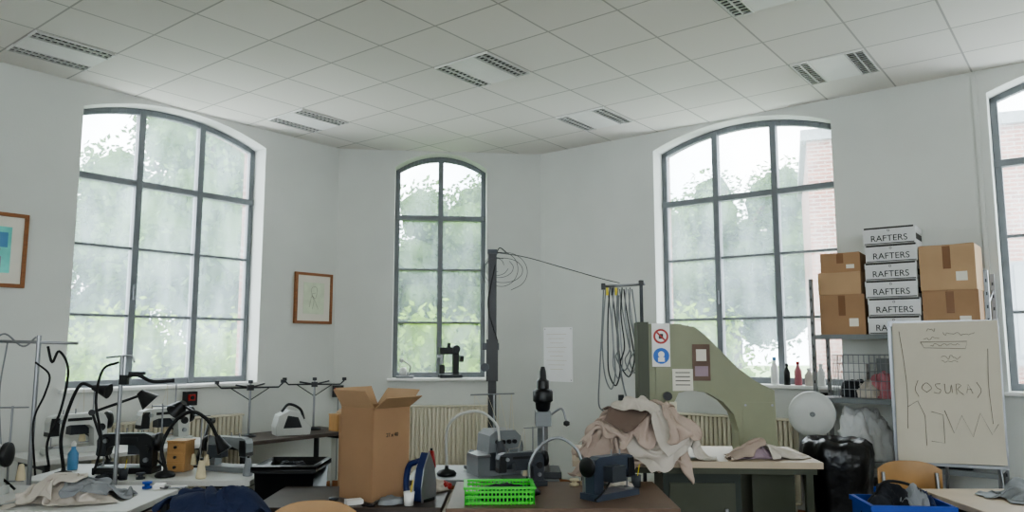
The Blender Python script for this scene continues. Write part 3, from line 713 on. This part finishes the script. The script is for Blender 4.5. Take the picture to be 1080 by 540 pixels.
def bottle(xy,h,r,mat,cap):
    mb=MB(); mb.lathe([(r,0),(r,h*.6),(r*.4,h*.8),(r*.4,h*.9)],(0,0,0),mat); mb.lathe([(r*.5,h*.88),(r*.5,h),(r*.2,h)],(0,0,0),cap,n=14); mb.build('bottle',(xy[0],xy[1],SILL))
bottle(RW(2.70,-.06),.26,.035,WHITE,LBLUE); bottle(RW(2.82,-.05),.2,.03,BLACK,BLACK); bottle(RW(2.92,-.06),.22,.033,PINK,RED); bottle(RW(3.02,-.06),.16,.04,WHITEC,WHITE); bottle(RW(3.13,-.05),.2,.035,WHITE,WHITE)

# ------------------------------------------------------------------ shelving right
SH=1.70
mb=MB(); w=1.3; d=.42
for sx in (-1,1):
    for sy in (-1,1):
        mb.box((sx*w/2,sy*d/2,1.09),(.03,.03,2.18),STEEL)
        for k in range(20): mb.box((sx*w/2,sy*d/2-.016,.2+.1*k),(.010,.001,.025),DSTEEL)
for z in (SH,1.17,.66,.15):
    mb.box((0,0,z-.012),(w,d,.022),STEEL); mb.box((0,-d/2,z-.02),(w,.012,.04),GREYM)
mb.tube([(w/2,-d/2,1.9),(w/2,d/2,2.05)],.006,STEEL,smooth=False)
p=RW(3.88,.26); mb.build('metal_shelving_unit',(p[0],p[1],0),R(-38))
def carton(name,s,dd,w,d,h,z,mat,rz=0,tape=True):
    p=RW(s,dd); mb=MB(); g=.003
    mb.box((0,0,h/2),(w,d,h-g),mat)
    if tape:
        mb.box((0,-d/2-.001,h*.72),(.055,.002,h*.5),TAPEB); mb.box((0,0,h-.0005),(.055,d,.002),TAPEB)
    mb.box((w*.25,-d/2-.001,h*.3),(w*.2,.0015,h*.2),PAPER if tape else mat)
    for sx in (-.24,.24): mb.box((w*sx,0,h),(w*.48,d,.003),mat,(0,R(1.5*(1 if sx<0 else -1)),0))
    return mb.build(name,(p[0],p[1],z),R(-38)+rz,bevel=.004)
carton('cardboard_carton',3.46,.26,.36,.34,.34,SH,CARD,R(2)); carton('cardboard_carton',3.455,.26,.35,.32,.19,SH+.34,CARD2,R(-2),tape=False)
o=carton('cardboard_carton',3.45,.25,.32,.3,.17,SH+.53,CARD,R(4))
carton('cardboard_carton',4.275,.27,.39,.36,.34,SH,CARD,R(1)); carton('cardboard_carton',4.275,.27,.39,.36,.36,SH+.34,CARD2,R(-1))
WB=M('white_carton',(208,208,208),.6,var=.03); 
for k in range(6):
    p=RW(3.865+.006*math.sin(k*2.1),.27); mb=MB(); w,d,h=.39,.34,.148
    mb.box((0,0,h/2),(w,d,h-.003),WB); mb.box((0,0,h-.028),(w+.006,d+.006,.045),WB); mb.box((0,-d/2-.004,h-.010),(w*.96,.002,.014),INK)
    mb.box((0,-d/2-.001,.01),(w*.96,.002,.007),INK); mb.box((w/2+.001,0,.06),(.002,d*.8,.05),INK)
    o=mb.build('white_shoe_carton',(p[0],p[1],SH+k*.148),R(-38)+R(1.5*math.sin(k*1.7)),bevel=.003)
    text(o,'RAFTERS',.072,(0,-d/2-.002,.028),BLACK); text(o,'o',.04,(-.0,-d/2-.0065,.106),INK)
p=RW(3.62,.27); mb=MB(); w,d,h=.50,.34,.36
for sy in (-1,1):
    for k in range(13): mb.cyl((-w/2+w*k/12,sy*d/2,0),(-w/2+w*k/12,sy*d/2,h),.003,STEEL,n=6)
    for k in range(6): mb.cyl((-w/2,sy*d/2,.003+h*k/5.05),(w/2,sy*d/2,.003+h*k/5.05),.003,STEEL,n=6)
for sx in (-1,1):
    for k in range(9): mb.cyl((sx*w/2,-d/2+d*k/8,0),(sx*w/2,-d/2+d*k/8,h),.003,STEEL,n=6)
mb.heap((-.1,0,.003),.12,.13,.14,BLKC,71,n=50,m=14); mb.heap((.1,0,.003),.12,.13,.2,PINK,72,n=50,m=14); mb.heap((0,-.06,.003),.1,.08,.12,WHITEC,73,n=50,m=14); mb.box((.14,.05,.18),(.16,.12,.3),GREYM); mb.box((-.12,.07,.15),(.18,.1,.28),WHITE)
mb.build('wire_basket',(p[0],p[1],1.17),R(-38))
p=RW(4.12,.27); mb=MB(); mb.heap((0,0,0),.16,.15,.22,BLKC,74); mb.heap((.12,0,0),.12,.12,.3,GREYC,75); mb.build('folded_garments',(p[0],p[1],1.17))
p=RW(3.55,.27); mb=MB(); mb.heap((0,0,0),.2,.16,.36,WB,76,fold=.2); mb.build('plastic_bag',(p[0],p[1],.66))
p=RW(4.15,.27); mb=MB(); mb.box((0,0,.14),(.4,.3,.28),DSTEEL); mb.box((0,-.155,.2),(.12,.012,.03),BLACK); mb.box((0,0,.285),(.42,.32,.02),BLACK); mb.build('storage_crate',(p[0],p[1],.66),R(-38),bevel=.01)
p=RW(3.6,.27); mb=MB(); mb.box((0,0,.16),(.44,.34,.32),BLUEP); mb.box((0,0,.33),(.46,.36,.02),BLACK); mb.build('storage_crate',(p[0],p[1],.15),R(-38),bevel=.01)

mb=MB(); mb.lathe([(.14,0),(.14,.02),(.03,.04)],(0,0,0),DSTEEL); mb.cyl((0,.04,.03),(0,.04,1.08),.014,STEEL)
mb.lathe([(.02,-.03),(.12,-.028),(.165,-.02),(.175,0),(.17,.012),(.05,.03)],(0,0,1.085),LGREY,n=36,axis='y')
mb.lathe([(.006,-.04),(.018,-.038),(.02,-.028)],(0,0,1.085),GREYM,n=20,axis='y')
mb.build('round_reflector_stand',(2.30,5.92,0),R(-12))
mb=MB()
vs=[];n=72
prof=[(.15,0),(.19,.06),(.20,.3),(.21,.55),(.225,.74),(.235,.86),(.225,.93),(.19,.96),(.14,.92),(.10,.86)]
for r_,z in prof:
    for i in range(n):
        t=2*math.pi*i/n; q=r_*(1+.035*math.sin(t*11+z*2+2*noise.noise(Vector((math.cos(t),math.sin(t),z*3))))+.14*noise.noise(Vector((math.cos(t)*2,math.sin(t)*2,z*3))))
        vs.append((q*math.cos(t),q*math.sin(t),z+(.035*noise.noise(Vector((math.cos(t)*2,math.sin(t)*2,5))) if z>.7 else 0)))
fs=[(k*n+i,k*n+(i+1)%n,(k+1)*n+(i+1)%n,(k+1)*n+i) for k in range(len(prof)-1) for i in range(n)]+[tuple(range(n))[::-1],tuple(range((len(prof)-1)*n,len(prof)*n))]
mb.add(vs,fs,BAG,True); mb.build('black_bin_bag',(2.27,5.42,0))

# flipchart
mb=MB(); w,h=.66,.97
mb.box((0,0,0),(w,.02,h),LGREY); 
for sx in (-1,1): mb.box((sx*w/2,0,0),(.02,.03,h+.02),STEEL)
mb.box((0,-.02,h/2-.01),(w,.04,.04),STEEL); mb.box((0,-.03,-h/2+.0),(w,.06,.02),STEEL)
vs=[];fs=[];nx,nz=14,20
for j in range(nz+1):
    for i in range(nx+1):
        u=i/nx-.5; v=j/nz
        vs.append((u*w*.97+.01*v,-.043-.006*math.sin(v*3.1)*abs(noise.noise(Vector((u*3,v*3,1))))-.03*(1-v)**8*(1+u),h/2-.0-(1-v)*h*.985+.015*u))
fs=[(j*(nx+1)+i,j*(nx+1)+i+1,(j+1)*(nx+1)+i+1,(j+1)*(nx+1)+i) for j in range(nz) for i in range(nx)]
mb.add(vs,fs,FPAPER,True)
yy=-.052
def ink(pts,k=4,r=.0016): mb.tube([(x,yy,z) for x,z in pts],r,PENCIL,5,k=k)
def scrib(x0,x1,z,a,seed):
    r=random.Random(seed); P=[];x=x0
    while x<x1: P.append((x,z+r.uniform(-a,a))); x+=r.uniform(.006,.016)
    ink(P,3,.0013)
scrib(-.1,-.04,.43,.016,1); scrib(0,.2,.40,.012,2); scrib(-.12,-.02,.37,.010,3); ink([(-.14,.345),(.14,.35),(.13,.30),(-.12,.305),(-.14,.345)],1)
scrib(-.08,.1,.325,.010,4); scrib(-.02,.1,.24,.014,5); scrib(-.02,.08,.215,.01,6)
# handwritten word in the middle, with brackets
ink([(-.17,-.03),(-.19,.02),(-.17,.08)]); ink([(-.12,.0),(-.15,.03),(-.12,.065),(-.09,.03),(-.12,.0)])
ink([(-.035,.06),(-.065,.055),(-.055,.03),(-.035,.02),(-.045,-.005),(-.075,.0)],3)
ink([(-.01,.06),(-.005,.0),(.02,.005),(.03,.055),(.035,.0)],3); ink([(.06,-.01),(.06,.06),(.09,.05),(.065,.025),(.1,-.012)],2)
ink([(.12,.0),(.13,.06),(.155,.0)],1); ink([(.125,.025),(.15,.025)],1); ink([(.18,-.03),(.205,.02),(.18,.075)])
ink([(-.27,.42),(-.25,.2),(-.24,.0),(-.25,-.25)]); ink([(-.24,-.1),(-.18,-.06),(-.14,-.16),(-.14,-.36)],1); ink([(-.02,-.12),(.03,-.27),(.08,-.15),(.14,-.29),(.19,-.13),(.25,-.27),(.29,-.2)],1); ink([(.26,.3),(.25,.05),(.26,-.2)]); ink([(-.1,-.13),(-.03,-.15),(-.03,-.34),(-.11,-.33)],1)
mb.tube([(-.28,.02,-.45),(-.34,-.1,-1.27)],.012,STEEL,smooth=False); mb.tube([(.28,.02,-.45),(.34,-.1,-1.27)],.012,STEEL,smooth=False); mb.tube([(0,.03,.4),(0,.45,-1.27)],.012,STEEL,smooth=False)
o=mb.build('flipchart_easel',(3.0,5.32,1.285),R(-24)); 

mb=MB(); mb.box((0,0,.53),(.5,.4,.03),DTOP)
for sx in (-1,1):
    for sy in (-1,1): mb.box((sx*.21,sy*.16,.257),(.035,.035,.515),DSTEEL)
mb.build('low_stand',(2.08,4.18,0),0,bevel=.004)
mb=MB(); w,d,h=.40,.3,.24
for sy in (-1,1): mb.box((0,sy*d/2,h/2),(w,.008,h),BLUEP); mb.box((0,sy*(d/2+.006),h-.015),(w+.03,.012,.025),BLUEP)
for sx in (-1,1): mb.box((sx*w/2,0,h/2),(.008,d,h),BLUEP); mb.box((sx*(w/2+.006),0,h-.015),(.012,d+.02,.025),BLUEP)
mb.box((0,0,.005),(w,d,.01),BLUEP)
for k in range(8): mb.box((-w/2+.03+k*.048,-d/2-.006,h*.42),(.006,.006,h*.7),BLUEP)
mb.heap((-.06,0,.01),.13,.12,.28,BLKC,81); mb.heap((.08,.02,.01),.1,.11,.26,NAVYC,82); mb.heap((.05,-.05,.01),.08,.07,.28,GREYC,83)
mb.tube([(-.15,0,.22),(-.1,-.05,.34),(.05,-.03,.32),(.15,0,.24)],.008,RUBBER)
mb.build('blue_storage_crate',(2.08,4.18,.545),R(-5))
cloth_pile('cloth_offcuts',(2.9,4.38,.75),(-.44,.74,-.36,.3),[(0,0,.15,.1,.07),(.25,0,.12,.1,.05)],
   [(GREYC,0,.0,.6,.45,.55,.14,14,.1),(PINKC,.28,.03,.5,.4,.6,.14,15,.5)],fric=.05)
# ------------------------------------------------------------------ outside
mb=MB(); mb.add([(-60,9.6,-.6),(60,9.6,-.6),(60,90,-.6),(-60,90,-.6)],[(0,1,2,3)],GRASS); mb.build('lawn')
def leafmesh(seed,mat,nclu,rx,ry,rz,leaf=.2,per=420,trunk=True):
    r=random.Random(seed); vs=[];fs=[]; mb=MB()
    for c in range(nclu):
        while True:
            q=Vector((r.uniform(-1,1),r.uniform(-1,1),r.uniform(-1,1)))
            if q.length<1: break
        C=Vector((q.x*rx,q.y*ry,q.z*rz)); cr=r.uniform(.5,1.0)
        n1,n2=12,8; cv=[]; cf=[]
        for j in range(n2+1):
            for i in range(n1):
                t=2*math.pi*i/n1; ph=math.pi*j/n2
                d=Vector((math.cos(t)*math.sin(ph),math.sin(t)*math.sin(ph),math.cos(ph)))
                cv.append(C+d*cr*.68*(1+.35*noise.noise(d*2.2+Vector((c,0,0)))))
        for j in range(n2):
            for i in range(n1): cf.append((j*n1+i,j*n1+(i+1)%n1,(j+1)*n1+(i+1)%n1,(j+1)*n1+i))
        mb.add(cv,cf,mat)
        for k in range(per):
            d=Vector((r.gauss(0,1),r.gauss(0,1),r.gauss(0,1))).normalized()*cr*r.uniform(.62,1.14)
            a=Vector((r.gauss(0,1),r.gauss(0,1),r.gauss(0,1))).normalized(); b=a.orthogonal().normalized()
            s_=leaf*r.uniform(.6,1.2); P=C+d; o=len(vs)
            vs+=[P-a*s_*.5,P+b*s_*.3,P+a*s_*.5,P-b*s_*.3]; fs.append((o,o+1,o+2,o+3))
    mb.add(vs,fs,mat)
    if trunk:
        mb.cyl((0,0,-rz-3),(0,0,rz*.3),.22,BARK,.08,n=10)
        for k in range(5):
            a=k*1.3; mb.cyl((0,0,-rz*.6+k*.3),(math.cos(a)*rx*.6,math.sin(a)*ry*.6,k*.4),.08,BARK,.03,n=8)
    return mb
tm=leafmesh(1,LEAF,42,2.0,1.8,2.4,leaf=.15,per=480)
def place(name,me,loc,rz,s):
    o=bpy.data.objects.new(name,me); scene.collection.objects.link(o); o.location=loc; o.rotation_euler=(0,0,rz); o.scale=(s,s,s); return o
t0=tm.build('leafy_tree',(-6.4,15.5,4.2),0); t0.scale=(1.05,1.05,1.15)
me=t0.data
for x,y,z,rz,s in ((-10.0,16.5,2.3,1.,1.0),(-13.5,18,2.4,2.,1.1),(-.7,19,3.6,3.,1.0),(-4.4,20,2.6,4.,1.1),(2.6,17.8,3.0,5.,.9),(6.9,23.5,4.6,.5,1.3),(.8,24,1.8,.9,1.),(-17,19,3,2.2,1.2)):
    place('leafy_tree',me,(x,y,z),rz,s)
hm=leafmesh(2,LEAF2,30,3.2,.7,1.0,trunk=False,leaf=.16)
h0=hm.build('garden_hedge',(-8,12.4,.9)); 
for x,y in ((-12.5,12.6),(-3.2,13),(1.2,13)): place('garden_hedge',h0.data,(x,y,.9),x*.02,1.0)
mb=MB(); mb.box((0,0,2.4),(5,6,6.0),BRICK)
for x in (-1.2,1.0): mb.box((x,-3.0,2.2),(.9,.06,1.6),FRAME); mb.box((x,-3.04,2.2),(.78,.02,1.48),GREYM); mb.box((x,-3.06,1.34),(1.05,.14,.1),GREYM)
mb.box((0,0,5.45),(5.2,6.2,.2),GREYM)
mb.build('brick_annex',(8.8,15.6,0),R(-20))

# ------------------------------------------------------------------ light
wd=bpy.data.worlds.new('World'); scene.world=wd; wd.use_nodes=True; nt=wd.node_tree
bg=nt.nodes['Background']; tc=nt.nodes.new('ShaderNodeTexCoord'); n=nt.nodes.new('ShaderNodeTexNoise'); n.inputs['Scale'].default_value=2.2; n.inputs['Detail'].default_value=5
rp=nt.nodes.new('ShaderNodeValToRGB'); rp.color_ramp.elements[0].position=.35; rp.color_ramp.elements[1].position=.6
rp.color_ramp.elements[0].color=(.74,.87,.98,1); rp.color_ramp.elements[1].color=(1,1,1,1)
nt.links.new(tc.outputs['Generated'],n.inputs['Vector']); nt.links.new(n.outputs['Fac'],rp.inputs[0]); nt.links.new(rp.outputs[0],bg.inputs[0])
bg.inputs[1].default_value=9.0
for i,(c,w) in enumerate(ops):  # added fill lights, unseen behind the camera, tilted up to lift walls and ceiling
    L=bpy.data.lights.new('back_fill_light_%d'%(i+1),'AREA'); L.shape='RECTANGLE'; L.size=1.7; L.size_y=2.2; L.energy=(46,38,28)[i]; L.color=(1,.99,.97)
    o=bpy.data.objects.new('back_fill_light_%d'%(i+1),L); scene.collection.objects.link(o)
    o.location=(pr.x-c,YB+.5,2.4); o.rotation_euler=(R(90+25),0,0)
try:
    scene.view_settings.look='AgX - Medium High Contrast'
except Exception as e: print('look',e)

cam=bpy.data.cameras.new('camera'); co=bpy.data.objects.new('camera',cam); scene.collection.objects.link(co)
co.location=(0,0,1.6); co.rotation_euler=(R(96.8),0,0); cam.sensor_width=36; cam.lens=26.67; cam.clip_end=300
scene.camera=co
